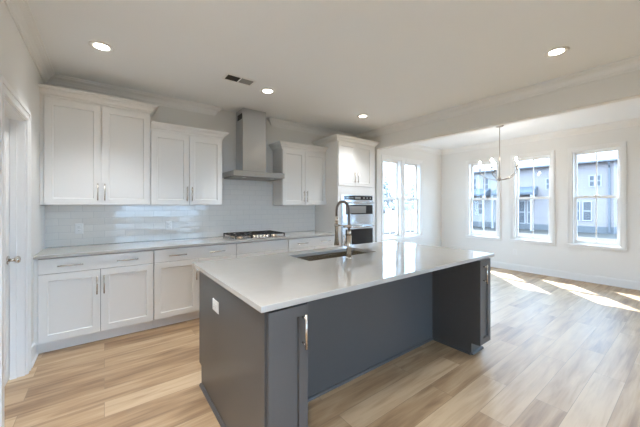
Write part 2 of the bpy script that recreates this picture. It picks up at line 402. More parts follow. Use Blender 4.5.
# windows -----------------------------------------------------------
def window(idx, ax, plane, u0, u1, label, hang=0):
    """double-hung window; casing spans u0..u1, the wall runs plane..plane+0.15"""
    P = (lambda mb, a, b, d0, d1, z0, z1: mb.box(plane + d0, plane + d1, a, b, z0, z1)) if ax == 'x' else (lambda mb, a, b, d0, d1, z0, z1: mb.box(a, b, plane + d0, plane + d1, z0, z1))
    def ring(mb, a, b, z0, z1, wd, d0, d1, wb_=None, wt=None):
        wb_ = wb_ or wd; wt = wt or wd
        P(mb, a, a + wd, d0, d1, z0, z1); P(mb, b - wd, b, d0, d1, z0, z1)
        P(mb, a + wd, b - wd, d0, d1, z0, z0 + wb_); P(mb, a + wd, b - wd, d0, d1, z1 - wt, z1); return mb
    a, b = u0 + CAS, u1 - CAS; z0, z1 = WZ0 + CAS, WZ1 - CAS
    fr = ring(MB(), a + 0.001, b - 0.001, z0 + 0.001, z1 - 0.001, 0.016, 0.0, 0.145)
    w = struct(fr.build(f'window_{idx}', M['trim']), label, 'window')
    cs = ring(MB(), u0, u1, WZ0, WZ1, CAS - 0.004, -0.018, -0.0005)
    ring(cs, u0, u1, WZ0, WZ1, 0.016, -0.026, -0.018)
    cs.build('casing', M['trim'], w, bevel=0.002)
    st = MB(); P(st, u0 - 0.01, u1 + 0.01, -0.034, -0.0275, WZ0 + CAS - 0.022, WZ0 + CAS); P(st, u0 + 0.017, u1 - 0.017, -0.0275, -0.019, WZ0 + CAS - 0.022, WZ0 + CAS)
    st.build('sill', M['trim'], w, bevel=0.002)
    mid = (z0 + z1) / 2; ia, ib = a + 0.017, b - 0.017
    for nm, za, zb, d in (('lower_sash', z0 + 0.018, mid + 0.025, 0.055), ('upper_sash', mid - 0.02, z1 - 0.018, 0.092)):
        s = ring(MB(), ia, ib, za, zb, 0.038, d, d + 0.032, 0.055 if nm[0] == 'l' else 0.045, 0.045 if nm[0] == 'l' else 0.045).build(nm, M['trim'], w, bevel=0.002)
        g = MB(); P(g, ia + 0.036, ib - 0.036, d + 0.014, d + 0.018, za + 0.04, zb - 0.04); g.build('glass', M['glass'], s)
        um = (ia + ib) / 2; mu = MB(); P(mu, um - 0.009, um + 0.009, d + 0.006, d + 0.0135, za + 0.05, zb - 0.04); mu.build('muntin', M['trim'], s)
    lk = MB(); P(lk, (a + b) / 2 - 0.03, (a + b) / 2 + 0.03, 0.045, 0.07, mid + 0.0255, mid + 0.04); lk.build('sash_lock', M['plate'], w, bevel=0.003)
    return w
window(1, 'x', XR, *RW[0], 'double-hung window left of the chandelier, first of three on the right wall')
window(2, 'x', XR, *RW[1], 'double-hung window right of the chandelier, middle of three')
window(3, 'x', XR, *RW[2], 'double-hung window nearest the right edge of the photo')
window(7, 'x', XR, *RW[3], 'added unseen double-hung window further along the right wall')  # added for its reflections on the island door and floor
window(4, 'y', YN, *NW[0], 'left one of the paired windows beside the oven cabinet')
window(5, 'y', YN, *NW[1], 'right one of the paired windows next to the room corner')
# door in the left wall ---------------------------------------------
dsl = MB(); DXF = XL - 0.085
dsl.box(DXF - 0.035, DXF - 0.008, DY0 + 0.022, DY1 - 0.022, 0.012, DZ - 0.022)
hw = DY1 - DY0 - 0.044
for (za, zb) in ((0.012, 0.95), (0.95, DZ - 0.022)):
    dsl.panel((DXF - 0.008, DY0 + 0.022, za), Y, Z, X, hw, zb - za, 0.008, 0.11, 0.007, 0.012)
door = struct(dsl.build('door_1', M['trim']), 'white panel door at the left edge, ajar to no room', 'door')
door['label'] = 'white panelled door in the left wall, mostly outside the photo'
kb = MB(); ky, kz = DY1 - 0.085, 0.945
kn = MB().cyl((DXF, ky, kz), (DXF + 0.008, ky, kz), 0.033, 24); kn.cyl((DXF + 0.008, ky, kz), (DXF + 0.04, ky, kz), 0.011, 16)
kp = [(0.010, 0.036), (0.020, 0.042), (0.027, 0.052), (0.028, 0.060), (0.022, 0.068), (0.010, 0.072), (0.001, 0.0725)]
n = 20; vv = []
for r, d in kp: vv += [(DXF + d, ky + r * math.cos(2 * math.pi * k / n), kz + r * math.sin(2 * math.pi * k / n)) for k in range(n)]
kn.add(vv, [(i * n + k, i * n + (k + 1) % n, (i + 1) * n + (k + 1) % n, (i + 1) * n + k) for i in range(len(kp) - 1) for k in range(n)], True)
ko = kn.build('door_knob', M['nickel'], door); ko['label'] = 'round satin nickel knob'
jb = MB()
jb.box(XL - 0.12, XL, DY0 + 0.0005, DY0 + 0.02, 0, DZ - 0.0005); jb.box(XL - 0.12, XL, DY1 - 0.02, DY1 - 0.0005, 0, DZ - 0.0005)
jb.box(XL - 0.12, XL, DY0 + 0.02, DY1 - 0.02, DZ - 0.02, DZ - 0.0005)
jb.box(DXF + 0.002, DXF + 0.04, DY0 + 0.02, DY0 + 0.032, 0, DZ - 0.02); jb.box(DXF + 0.002, DXF + 0.04, DY1 - 0.032, DY1 - 0.02, 0, DZ - 0.02)
cw = 0.09
for d0, d1, i0, i1 in ((0.0005, 0.014, 0.0, cw), (0.014, 0.022, 0.055, cw), (0.014, 0.018, 0.006, 0.03)):
    jb.box(XL + d0, XL + d1, DY1 - 0.006 + i0, DY1 - 0.006 + i1, 0, DZ - 0.006 + i1)
    jb.box(XL + d0, XL + d1, DY0 + 0.006 - i1, DY0 + 0.006 - i0, 0, DZ - 0.006 + i1)
    jb.box(XL + d0, XL + d1, DY0 + 0.006 - i0, DY1 - 0.006 + i0, DZ - 0.006 + i0, DZ - 0.006 + i1)
struct(jb.build('trim_5', M['trim']), 'white casing and jamb of the left door', 'casing')

# ------------------------------------------------------------------ kitchen cabinets
def bar_handle(name, p, axis, length, out, parent, mat='nickel', r=0.006, stand=0.030):
    """bar pull centred on p (on the door face); axis is its long direction, out points away from the door"""
    p, axis, out = Vector(p), Vector(axis), Vector(out)
    mb = MB(); c = p + out * stand
    mb.cyl(c - axis * length / 2, c + axis * length / 2, r, 12)
    for s in (-1, 1):
        q = p + axis * s * (length / 2 - 0.022); mb.cyl(q, q + out * stand, r * 0.8, 10)
    o = mb.build(name, M[mat], parent); o['label'] = 'satin nickel bar pull'; return o
nY = -Y
CROWN_C = [(0, 0), (0.008, 0), (0.010, 0.018), (0.022, 0.024), (0.030, 0.044), (0.048, 0.062), (0.064, 0.068), (0.068, 0.080), (0.078, 0.084), (0.078, 0.094), (0, 0.094)]

def upper(label, x0, x1, ztop, split, path, yf=3.90, zb=1.372, hz=(1.42, 1.60), fillL=0.0, crown_top=None):
    root = thing('upper_cabinet', label, 'cabinet', ((x0 + x1) / 2, YB - 0.012, zb), None)
    bd = MB().box(x0 + 0.0008, x1 - 0.0008, yf + 0.0205, YB - 0.0108, zb, ztop)
    if fillL: bd.box(x0 - fillL, x0, yf + 0.012, yf + 0.03, zb, ztop)
    bd.build('cabinet_body', M['cab'], root)
    MB().sweep(path, [(o, ztop - 0.001 + z) for o, z in CROWN_C]).build('crown_moulding', M['cab'], root)
    g = 0.002
    dz0, dz1 = zb + 0.004, ztop - 0.018
    for a, b, hx in ((x0 + 0.006, split - g, split - 0.030), (split + g, x1 - 0.006, split + 0.030)):
        d = MB().panel((a, yf + 0.02, dz0), X, Z, nY, b - a, dz1 - dz0, 0.02, 0.062).build('cabinet_door', M['cab'], root)
        bar_handle('handle', (hx, yf, (hz[0] + hz[1]) / 2), Z, hz[1] - hz[0], nY, d)
    return root
UF = 3.90
upper('tall white two-door wall cabinet at the left wall', -0.483, 0.434, 2.452, -0.026, [(XL + 0.001, UF + 0.02), (0.434, UF + 0.02), (0.434, YB - 0.0005)], fillL=0.026)
upper('lower white two-door wall cabinet left of the range hood', 0.434, 1.278, 2.262, 0.86, [(0.4345, UF + 0.02), (1.278, UF + 0.02), (1.278, YB - 0.0005)])
upper('white two-door wall cabinet between range hood and oven cabinet', 2.203, 3.0555, 2.262, 2.625, [(2.203, YB - 0.0005), (2.203, UF + 0.02), (3.055, UF + 0.02)], hz=(1.42, 1.60))

# tall oven cabinet
TX0, TX1, TY = 3.056, 3.94, 3.58
OX0, OX1, OZ0, OZ1 = 3.125, 3.868, 0.36, 1.545
tw = thing('oven_cabinet', 'tall white cabinet housing the built-in ovens', 'cabinet', ((TX0 + TX1) / 2, YB, 0))
tb = MB()
tb.box(TX0, TX0 + 0.02, TY + 0.021, YB - 0.0005, 0, 2.43); tb.box(TX1 - 0.02, TX1, TY + 0.021, YB - 0.0005, 0, 2.43)
tb.box(TX0 + 0.02, TX1 - 0.02, TY + 0.05, YB - 0.02, 1.60, 2.43); tb.box(TX0 + 0.02, TX1 - 0.02, YB - 0.02, YB - 0.0005, 0.1, 1.6)
tb.box(TX0 + 0.02, TX1 - 0.02, TY + 0.05, YB - 0.02, 0.10, 0.345); tb.box(TX0 + 0.02, TX1 - 0.02, TY + 0.08, TY + 0.10, 0, 0.10)
tb.build('cabinet_body', M['cab'], tw)
ff = MB()
ff.box(TX0, OX0 + 0.01, TY + 0.001, TY + 0.021, 0.11, 1.688); ff.box(OX1 - 0.01, TX1, TY + 0.001, TY + 0.021, 0.11, 1.688)
ff.box(OX0 + 0.01, OX1 - 0.01, TY + 0.001, TY + 0.021, OZ1 - 0.008, 1.688); ff.box(OX0 + 0.01, OX1 - 0.01, TY + 0.001, TY + 0.021, 0.345, OZ0 + 0.008)
ff.build('face_frame', M['cab'], tw)
d = MB().slab((TX0 + 0.02, TY + 0.02, 0.115), X, Z, nY, TX1 - TX0 - 0.04, 0.225, 0.02).build('drawer_front', M['cab'], tw)
bar_handle('handle', ((TX0 + TX1) / 2, TY, 0.27), X, 0.2, nY, d)
for a, b, hx in ((TX0 + 0.012, 3.458, 3.425), (3.462, TX1 - 0.075, 3.497)):
    d = MB().panel((a, TY + 0.02, 1.695), X, Z, nY, b - a, 0.728, 0.02, 0.062).build('cabinet_door', M['cab'], tw)
    bar_handle('handle', (hx, TY, 1.84), Z, 0.17, nY, d)
MB().box(TX1 - 0.073, TX1, TY + 0.006, TY + 0.0205, 1.69, 2.43).build('filler_strip', M['cab'], tw)
MB().sweep([(TX0, YB - 0.0005), (TX0, TY + 0.02), (TX1, TY + 0.02), (TX1, YB - 0.0005)], [(o, 2.423 + z) for o, z in CROWN_C]).build('crown_moulding', M['cab'], tw)

# wall oven combination
ov = thing('wall_oven', 'stainless microwave and oven combination built into the tall cabinet', 'oven', ((OX0 + OX1) / 2, TY, OZ0))
MB().box(OX0 + 0.012, OX1 - 0.012, TY + 0.002, YB - 0.06, OZ0 + 0.01, OZ1 - 0.01).build('oven_body', M['dark'], ov)
MB().box(OX0, OX1, TY - 0.008, TY + 0.0005, OZ0, OZ1).build('trim_frame', M['steel'], ov, bevel=0.002)
cp = MB().box(OX0 + 0.06, OX1 - 0.01, TY - 0.016, TY - 0.0085, 1.462, 1.532).build('control_panel', M['black_glass'], ov, bevel=0.002)
MB().box(OX0 + 0.30, OX0 + 0.43, TY - 0.0185, TY - 0.0165, 1.482, 1.512).build('display', M['vent_grey'], cp)
for k in range(6):
    xk = OX0 + 0.11 + 0.03 * (k % 6) if k < 6 else 0
    MB().box(xk, xk + 0.014, TY - 0.0180, TY - 0.0165, 1.488, 1.504).build('button', M['vent_grey'], cp)
for xk in (OX0 + 0.50, OX0 + 0.58, OX0 + 0.66): MB().box(xk, xk + 0.03, TY - 0.0180, TY - 0.0165, 1.486, 1.508).build('button', M['vent_grey'], cp)
def oven_door(nm, z0, z1, wz0, wz1, hz):
    d = MB().box(OX0 + 0.004, OX1 - 0.004, TY - 0.034, TY - 0.009, z0, z1).build(nm, M['steel'], ov, bevel=0.003)
    MB().box(OX0 + 0.07, OX1 - 0.03 if nm[0] == 'm' else OX1 - 0.03, TY - 0.0375, TY - 0.0345, wz0, wz1).build('window', M['black_glass'], d, bevel=0.001)
    h = MB(); h.cyl((OX0 + 0.04, TY - 0.075, hz), (OX1 - 0.04, TY - 0.075, hz), 0.011, 14)
    for x in (OX0 + 0.07, OX1 - 0.07): h.cyl((x, TY - 0.034, hz), (x, TY - 0.075, hz), 0.008, 10)
    h.build('handle', M['steel'], d)
    return d
md = oven_door('microwave_door', 1.055, 1.455, 1.215, 1.375, 1.412)
MB().box(OX0 + 0.07, OX1 - 0.20, TY - 0.0395, TY - 0.038, 1.235, 1.355).build('window_mesh', M['vent_grey'], md)
oven_door('oven_door', 0.375, 1.045, 0.46, 0.965, 1.008)

# base cabinets
BF = 3.60
def base(label, x0, x1, split, drawer_handles, fillL=0.0, front='drawer_front', hand=True):
    root = thing('base_cabinet', label, 'cabinet', ((x0 + x1) / 2, YB - 0.01, 0))
    bd = MB().box(x0 + 0.001, x1 - 0.001, BF + 0.021, YB - 0.011, 0.105, 0.8835)
    bd.box(x0 + 0.001, x1 - 0.001, 3.672, 3.69, 0, 0.105)
    if fillL: bd.box(x0 - fillL, x0 + 0.001, BF + 0.012, BF + 0.03, 0.105, 0.8835); bd.box(x0 - fillL, x0 + 0.001, 3.672, 3.69, 0, 0.105)
    bd.build('cabinet_body', M['cab'], root)
    gp = MB().box(x0 + 0.002, x1 - 0.002, BF + 0.0195, BF + 0.0208, 0.108, 0.882); gp.build('painted_gap_shade', M['gap'], root)  # dark sheet behind the fronts, paints the gaps as shade
    e = 0.004
    d = MB().slab((x0 + e, BF + 0.019, 0.736), X, Z, nY, x1 - x0 - 2 * e, 0.138, 0.019).build(front, M['cab'], root)
    for hx in drawer_handles: bar_handle('handle', (hx, BF, 0.803), X, 0.185, nY, d)
    for a, b, hx in ((x0 + e, split - 0.002, split - 0.028), (split + 0.002, x1 - e, split + 0.028)):
        d = MB().panel((a, BF + 0.019, 0.112), X, Z, nY, b - a, 0.619, 0.019, 0.062).build('cabinet_door', M['cab'], root)
        bar_handle('handle', (hx, BF, 0.583), Z, 0.178, nY, d)
    return root
base('white base cabinet nearest the left wall, two doors under a wide drawer', -0.483, 0.432, -0.030, (-0.254, 0.194), fillL=0.026)
base('white base cabinet left of the cooktop, partly behind the island corner', 0.432, 1.362, 0.897, (0.669, 1.110))
base('white base cabinet under the gas cooktop with plain false drawer front', 1.362, 2.132, 1.747, (), front='false_drawer_front')
base('white base cabinet between cooktop and oven cabinet, seen behind the sink', 2.132, 3.055, 2.595, (2.365, 2.80))

# perimeter countertop
tag(MB().box(XL + 0.001, TX0 - 0.0005, BF - 0.026, YB - 0.0005, 0.884, 0.914).build('countertop', M['quartz'], bevel=0.003), 'white quartz countertop along the kitchen wall', 'countertop')

# gas cooktop
CX, CYc = 1.75, 3.925
ck = thing('gas_cooktop', 'stainless gas cooktop with black grates below the range hood', 'cooktop', (CX, CYc, 0.914))
pl = MB().box(CX - 0.382, CX + 0.382, CYc - 0.255, CYc + 0.255, 0.9145, 0.923).build('cooktop_base', M['steel'], ck, bevel=0.004)
for bx, by, r in ((-0.26, 0.12, 0.042), (-0.26, -0.10, 0.036), (0, 0.06, 0.055), (0.26, 0.12, 0.042), (0.26, -0.10, 0.036)):
    b = MB().lathe([(r * 1.25, 0.9232), (r * 1.2, 0.931), (r * 0.9, 0.936), (r * 0.9, 0.9405), (0.001, 0.9405)], (CX + bx, CYc + by, 0)).build('burner', M['brass_burner'], ck)
    MB().lathe([(0.001, 0.941), (r * 0.8, 0.941), (r * 0.82, 0.945), (r * 0.7, 0.949), (0.001, 0.950)], (CX + bx, CYc + by, 0)).build('burner_cap', M['iron'], b)
for gx0, gx1 in ((-0.372, -0.130), (-0.126, 0.126), (0.130, 0.372)):
    g = MB(); a, b = CX + gx0, CX + gx1; c, dd = CYc - (0.165 if gx0 > -0.13 and gx1 < 0.13 else 0.24), CYc + 0.24
    z0, z1 = 0.955, 0.969
    for x in (a, b - 0.012): g.box(x, x + 0.012, c, dd, z0, z1)
    for y in (c, dd - 0.012, (c + dd) / 2 - 0.006): g.box(a + 0.012, b - 0.012, y, y + 0.012, z0, z1)
    for t in (0.33, 0.67):
        xx = a + (b - a) * t; g.box(xx - 0.005, xx + 0.005, c + 0.012, (c + dd) / 2 - 0.006, z0, z1); g.box(xx - 0.005, xx + 0.005, (c + dd) / 2 + 0.006, dd - 0.012, z0, z1)
    for x in (a, b - 0.014):
        for y in (c, dd - 0.014): g.box(x, x + 0.014, y, y + 0.014, 0.9232, z0)
    g.build('grate', M['iron'], ck, bevel=0.001)
for k in range(5):
    x = CX - 0.10 + 0.05 * k
    MB().lathe([(0.019, 0.9232), (0.019, 0.930), (0.016, 0.932), (0.0145, 0.950), (0.001, 0.951)], (x, CYc - 0.215, 0), 16).build('knob', M['nickel'], ck)

# range hood
HX0, HX1, HY = 1.378, 2.152, 3.75
hd = thing('range_hood', 'stainless chimney range hood above the gas cooktop', 'range hood', ((HX0 + HX1) / 2, YB, 1.755))
cn = MB(); cn.box(HX0, HX1, HY, YB - 0.011, 1.768, 1.84)
x0, x1, y0, y1 = 1.50, 2.03, 3.88, YB - 0.011
cn.add([(HX0, HY, 1.84), (HX1, HY, 1.84), (HX1, YB - 0.011, 1.84), (HX0, YB - 0.011, 1.84), (1.56, 3.93, 1.868), (1.97, 3.93, 1.868), (1.97, YB - 0.011, 1.868), (1.56, YB - 0.011, 1.868)],
       [(0, 1, 5, 4), (1, 2, 6, 5), (3, 7, 6, 2), (0, 4, 7, 3), (4, 5, 6, 7)])
cn.build('canopy', M['steel'], hd)
fl = MB().box(HX0 + 0.02, HX1 - 0.02, HY + 0.02, YB - 0.03, 1.756, 1.7675).build('filter_panel', M['vent_grey'], hd)
for k in range(2):
    MB().lathe([(0.03, 1.755), (0.03, 1.7555), (0.001, 1.7555)], (1.55 + 0.43 * k, HY + 0.06, 0), 16).build('hood_lamp', M['plate'], hd)
for k in range(4): MB().cyl((1.70 + k * 0.035, HY + 0.001, 1.803), (1.70 + k * 0.035, HY - 0.004, 1.803), 0.008, 12).build('button', M['nickel'], hd)
ch = MB().box(1.587, 1.948, 3.95, YB - 0.0005, 1.868, H - 0.0005).build('chimney', M['steel'], hd, bevel=0.002)
MB().box(1.5835, 1.9515, 3.9465, YB - 0.011, 1.868, 2.36).build('lower_chimney', M['steel'], hd, bevel=0.002)
vs_ = MB()
for k in range(6): vs_.box(1.5855, 1.5869, 3.99 + 0.03 * k, 4.008 + 0.03 * k, 2.62, 2.70)
vs_.build('vent_slots', M['vent_dark'], hd)

# ------------------------------------------------------------------ island
IX0, IX1, IY0, IY1 = 0.558, 2.950, 1.180, 2.42
SX0, SX1, SY0, SY1 = 1.335, 2.140, 1.915, 2.250
il = thing('kitchen_island', 'slate grey kitchen island with an open knee space between two end cabinets', 'island', (1.69, 1.75, 0))
PX0, PX1 = 0.590, 2.900
DYF = 1.190                                               # face of the end doors
ep = MB()                                                 # left end panel, notched at the far toe kick
prof = [(DYF + 0.022, 0.0), (2.288, 0.0), (2.288, 0.15), (2.346, 0.15), (2.346, 0.8835), (DYF + 0.022, 0.8835)]
def yz_prism(mb, prof, xa, xb):
    n = len(prof)
    return mb.add([(xa, y, z) for y, z in prof] + [(xb, y, z) for y, z in prof], [tuple(range(n)), tuple(range(n, 2 * n))[::-1]] + [(i, i + n, (i + 1) % n + n, (i + 1) % n) for i in range(n)])
yz_prism(ep, prof, PX0, PX0 + 0.018).build('end_panel', M['island'], il)
yz_prism(MB(), [(DYF + 0.022, 0.105), (1.28, 0.105), (1.28, 0), (2.288, 0.0), (2.288, 0.15), (2.346, 0.15), (2.346, 0.8835), (DYF + 0.022, 0.8835)], PX1 - 0.018, PX1).build('end_panel', M['island'], il)
LP1, RP0 = 0.820, 2.685                                   # inner faces of the two end cabinets
for a, b, nm in ((PX0 + 0.0185, LP1, 'l'), (RP0, PX1 - 0.0185, 'r')):
    yz_prism(MB(), [(DYF + 0.022, 0.105), (1.27, 0.105), (1.27, 0.0), (1.6595, 0.0), (1.6595, 0.8835), (DYF + 0.022, 0.8835)], a, b).build('end_cabinet', M['island'], il)
    d0, d1 = (PX0 + 0.010, LP1 - 0.001) if nm == 'l' else (RP0 + 0.001, PX1 - 0.010)
    dd_ = MB().panel((d0, DYF + 0.02, 0.108), X, Z, nY, d1 - d0, 0.764, 0.0195, 0.052, 0.013, 0.004).build('island_door', M['island'], il)
    hx = LP1 - 0.034 if nm == 'l' else RP0 + 0.056
    MB().box(max(a, d0 - 0.012) if nm == 'l' else a, b, DYF + 0.0202, DYF + 0.0218, 0.107, 0.8832).build('painted_gap_shade', M['gap'], il)  # dark backing that paints shade round the island door
    bar_handle('handle', (hx, DYF, 0.75), Z, 0.17, nY, dd_, r=0.0065, stand=0.032)
MB().box(LP1 + 0.0005, RP0 - 0.0005, 1.66, 1.68, 0, 0.8835).build('knee_space_panel', M['island'], il)
MB().box(PX0 + 0.0185, PX1 - 0.0185, 2.326, 2.344, 0.105, 0.8835).build('front_panel', M['island'], il)
MB().box(PX0 + 0.0185, PX1 - 0.0185, 2.27, 2.286, 0, 0.104).build('toe_kick', M['island'], il)
MB().box(PX0 + 0.0185, PX1 - 0.0185, 1.6805, 2.3255, 0.105, 0.123).build('cabinet_floor', M['island'], il)
QR = [(0, 0), (0.016, 0), (0.0155, 0.006), (0.012, 0.013), (0.006, 0.018), (0, 0.020)]
MB().sweep([(PX0, 2.288), (PX0, DYF + 0.022)][::-1], [(-o - 0.0, z) for o, z in QR]).build('shoe_moulding', M['island'], il)
MB().sweep([(LP1 + 0.001, 1.66), (RP0 - 0.001, 1.66)], QR).build('shoe_moulding', M['island'], il)
MB().sweep([(RP0, 1.64), (RP0, 1.272)], QR).build('shoe_moulding', M['island'], il)
MB().sweep([(RP0 + 0.001, 1.27), (PX1 - 0.001, 1.27)], QR).build('shoe_moulding', M['island'], il)

def top_with_hole(x0, x1, y0, y1, hx0, hx1, hy0, hy1, z0, z1):
    mb = MB(); o = [(x0, y0), (x1, y0), (x1, y1), (x0, y1)]; i = [(hx0, hy0), (hx1, hy0), (hx1, hy1), (hx0, hy1)]
    v = [(*p, z1) for p in o] + [(*p, z1) for p in i] + [(*p, z0) for p in o] + [(*p, z0) for p in i]; f = []
    for k in range(4):
        n_ = (k + 1) % 4
        f += [(k, n_, 4 + n_, 4 + k), (8 + k, 12 + k, 12 + n_, 8 + n_), (k, 8 + k, 8 + n_, n_), (4 + k, 4 + n_, 12 + n_, 12 + k)]
    return mb.add(v, f)
tag(top_with_hole(IX0, IX1, IY0, IY1, SX0, SX1, SY0, SY1, 0.884, 0.914).build('countertop', M['quartz'], bevel=0.003), 'white quartz island countertop with a sink cut-out', 'countertop')

sk = thing('kitchen_sink', 'undermount stainless sink in the island countertop', 'sink', ((SX0 + SX1) / 2, (SY0 + SY1) / 2, 0.66))
b0, b1, c0, c1, zt, zb = SX0 - 0.004, SX1 + 0.004, SY0 - 0.004, SY1 + 0.004, 0.8835, 0.68
def rect(x0, x1, y0, y1, z): return [(x0, y0, z), (x1, y0, z), (x1, y1, z), (x0, y1, z)]
bv = rect(b0 - 0.015, b1 + 0.015, c0 - 0.015, c1 + 0.015, zt) + rect(b0, b1, c0, c1, zt) + rect(b0 + 0.004, b1 - 0.004, c0 + 0.004, c1 - 0.004, zb + 0.02) + rect(b0 + 0.024, b1 - 0.024, c0 + 0.024, c1 - 0.024, zb) \
    + rect(b0 - 0.015, b1 + 0.015, c0 - 0.015, c1 + 0.015, zt - 0.003) + rect(b0 - 0.003, b1 + 0.003, c0 - 0.003, c1 + 0.003, zt - 0.003) + rect(b0 - 0.003, b1 + 0.003, c0 - 0.003, c1 + 0.003, zb - 0.003)
bf = []
for r0, r1 in ((0, 1), (1, 2), (2, 3), (4, 0), (5, 4), (6, 5)):
    bf += [(r0 * 4 + i, r0 * 4 + (i + 1) % 4, r1 * 4 + (i + 1) % 4, r1 * 4 + i) for i in range(4)]
bf += [(12, 13, 14, 15), (27, 26, 25, 24)]
MB().add(bv, bf).build('basin', M['steel_sink'], sk)
MB().lathe([(0.055, zb + 0.0005), (0.055, zb + 0.003), (0.045, zb + 0.004), (0.03, zb + 0.002), (0.001, zb + 0.002)], ((SX0 + SX1) / 2, (SY0 + SY1) / 2, 0)).build('drain', M['nickel'], sk)

FX, FY = 1.690, 1.834
fc = thing('kitchen_faucet', 'tall nickel spring-neck faucet standing behind the island sink', 'faucet', (FX, FY, 0.914))
fc['label'] = 'tall nickel spring-neck faucet standing on the island beside the sink'
MB().lathe([(0.030, 0.9143), (0.030, 0.920), (0.025, 0.924), (0.001, 0.924)], (FX, FY, 0)).build('base_flange', M['nickel'], fc)
MB().cyl((FX, FY, 0.9235), (FX, FY, 1.105), 0.0215, 20).build('body', M['nickel'], fc)
MB().cyl((FX, FY, 1.105), (FX, FY, 1.150), 0.017, 20).build('collar', M['nickel'], fc)
arc = []
ZT, RA = 1.318, 0.083
for k in range(14): arc.append((FX, FY, 1.15 + (ZT - 1.15) * k / 14))
for k in range(25):
    t = math.pi * k / 24; arc.append((FX, FY + RA - RA * math.cos(t), ZT + RA * math.sin(t)))
for k in range(1, 6): arc.append((FX, FY + 2 * RA, ZT - 0.05 * k / 5))
sp = MB().tube(arc, 0.0075, 10)
# the spring: a helix wound round the hose
cum = [0]
for i in range(1, len(arc)): cum.append(cum[-1] + (Vector(arc[i]) - Vector(arc[i - 1])).length)
def at(s):
    for i in range(1, len(arc)):
        if cum[i] >= s:
            u = (s - cum[i - 1]) / (cum[i] - cum[i - 1]); return Vector(arc[i - 1]).lerp(Vector(arc[i]), u), (Vector(arc[i]) - Vector(arc[i - 1])).normalized()
    return Vector(arc[-1]), (Vector(arc[-1]) - Vector(arc[-2])).normalized()
hel = []; turns = 52; per = 9
for i in range(turns * per + 1):
    c, t = at(cum[-1] * i / (turns * per)); nx = Vector((1, 0, 0)); ny = t.cross(nx); a = 2 * math.pi * i / per
    hel.append(c + (nx * math.cos(a) + ny * math.sin(a)) * 0.0115)
sp.build('hose', M['dark'], fc)
MB().tube(hel, 0.0026, 6).build('spring', M['spring'], fc)['label'] = 'dark spring coil'
yh = FY + 2 * RA
MB().cyl((FX, yh, 1.262), (FX, yh, 1.225), 0.0125, 16, 0.0165).cyl((FX, yh, 1.225), (FX, yh, 1.06), 0.0165, 16, 0.018).cyl((FX, yh, 1.06), (FX, yh, 1.005), 0.018, 16, 0.0235).build('spray_head', M['nickel'], fc)
ha = MB().cyl((FX, FY, 1.172), (FX, FY, 1.200), 0.0205, 18).cyl((FX, FY + 0.018, 1.187), (FX, yh - 0.016, 1.187), 0.0065, 10)
ha.lathe([(0.0195, 1.178), (0.0235, 1.178), (0.0235, 1.196), (0.0195, 1.196), (0.0195, 1.178)], (FX, yh, 0), 18); ha.build('docking_arm', M['nickel'], fc)
MB().cyl((FX, FY + 0.02, 1.02), (FX, FY + 0.05, 1.02), 0.013, 14).cyl((FX, FY + 0.043, 1.02), (FX, FY + 0.065, 1.10), 0.0055, 10).build('lever', M['nickel'], fc)

# ------------------------------------------------------------------ outlets
def plate(label, org, U, V, W, w, h):
    o_ = Vector(org); c = o_ + Vector(U) * w / 2 + Vector(V) * h / 2
    r = thing('electrical_outlet', label, 'outlet', c)
    MB().panel(o_, U, V, W, w, h, 0.005, 0.006, -0.001, 0.002).build('cover_plate', M['plate'], r)
    U_, V_, W_ = Vector(U), Vector(V), Vector(W)
    L_, S_ = (U_, V_) if w > h else (V_, U_)
    for s in (-1, 1):
        q = c + L_ * 0.0195 * s - L_ * 0.014 - S_ * 0.0165 + W_ * 0.0062
        k = MB().slab(q, L_, S_, W_, 0.028, 0.033, 0.0015).build('socket', M['plate'], r)
        sl = MB()
        for t in (-1, 1): sl.slab(q + L_ * 0.010 + S_ * (0.0165 + 0.0065 * t - 0.001) + W_ * 0.0016, L_, S_, W_, 0.009, 0.002, 0.0003)
        sl.build('slots', M['gap'], k)
    return r
plate('white outlet on the dark end panel of the island', (PX0 - 0.0003, 1.99, 0.665), -Y, Z, -X, 0.118, 0.074)
plate('white outlet on the tile below the tall left wall cabinet', (-0.265, YB - 0.0103, 1.045), X, Z, nY, 0.074, 0.118)
plate('white outlet on the tile below the lower wall cabinet', (0.640, YB - 0.0103, 1.045), X, Z, nY, 0.074, 0.118)
plate('white outlet low on the wall below the middle right window', (XR - 0.0003, 2.41, 0.33), -Y, Z, -X, 0.074, 0.118)

# ------------------------------------------------------------------ ceiling fittings
def can(label, x, y, gain=1.0):
    r = thing('recessed_light', label, 'ceiling light', (x, y, H), 'round recessed ceiling lights')
    MB().lathe([(0.092, H - 0.0003), (0.092, H - 0.006), (0.084, H - 0.009), (0.062, H - 0.007), (0.0565, H - 0.0035)], (x, y, 0), 32).build('trim_ring', M['trim'], r)
    MB().lathe([(0.0560, H - 0.0040), (0.036, H - 0.0055), (0.001, H - 0.006)], (x, y, 0), 32).build('lens', M['lens'], r)
    ld = bpy.data.lights.new('lamp', 'SPOT'); ld.energy = CAN_WATTS * gain; ld.color = (0.955, 0.965, 0.985); ld.spot_size = math.radians(98); ld.spot_blend = 1.0; ld.shadow_soft_size = 0.065
    lo = bpy.data.objects.new('lamp', ld); COL.objects.link(lo); lo.parent = r; lo.location = (0, 0, -0.07)
    return r
can('round recessed light in the ceiling nearest the left wall', -0.02, 3.185)
can('round recessed light in the ceiling between vent and range hood', 1.60, 3.20)
can('round recessed light in the ceiling in front of the oven cabinet', 3.244, 3.197)
can('round recessed light in the ceiling at the right, closest to the beam', 3.30, 0.80)
can('added recessed fill light over the aisle beside the left wall, out of view', -0.12, 1.35, 2.0)  # unseen lamp added to brighten the left floor and wall
can('added recessed fill light above the camera position, out of view', 0.0, 0.10, 2.6)  # unseen lamp added as overhead fill
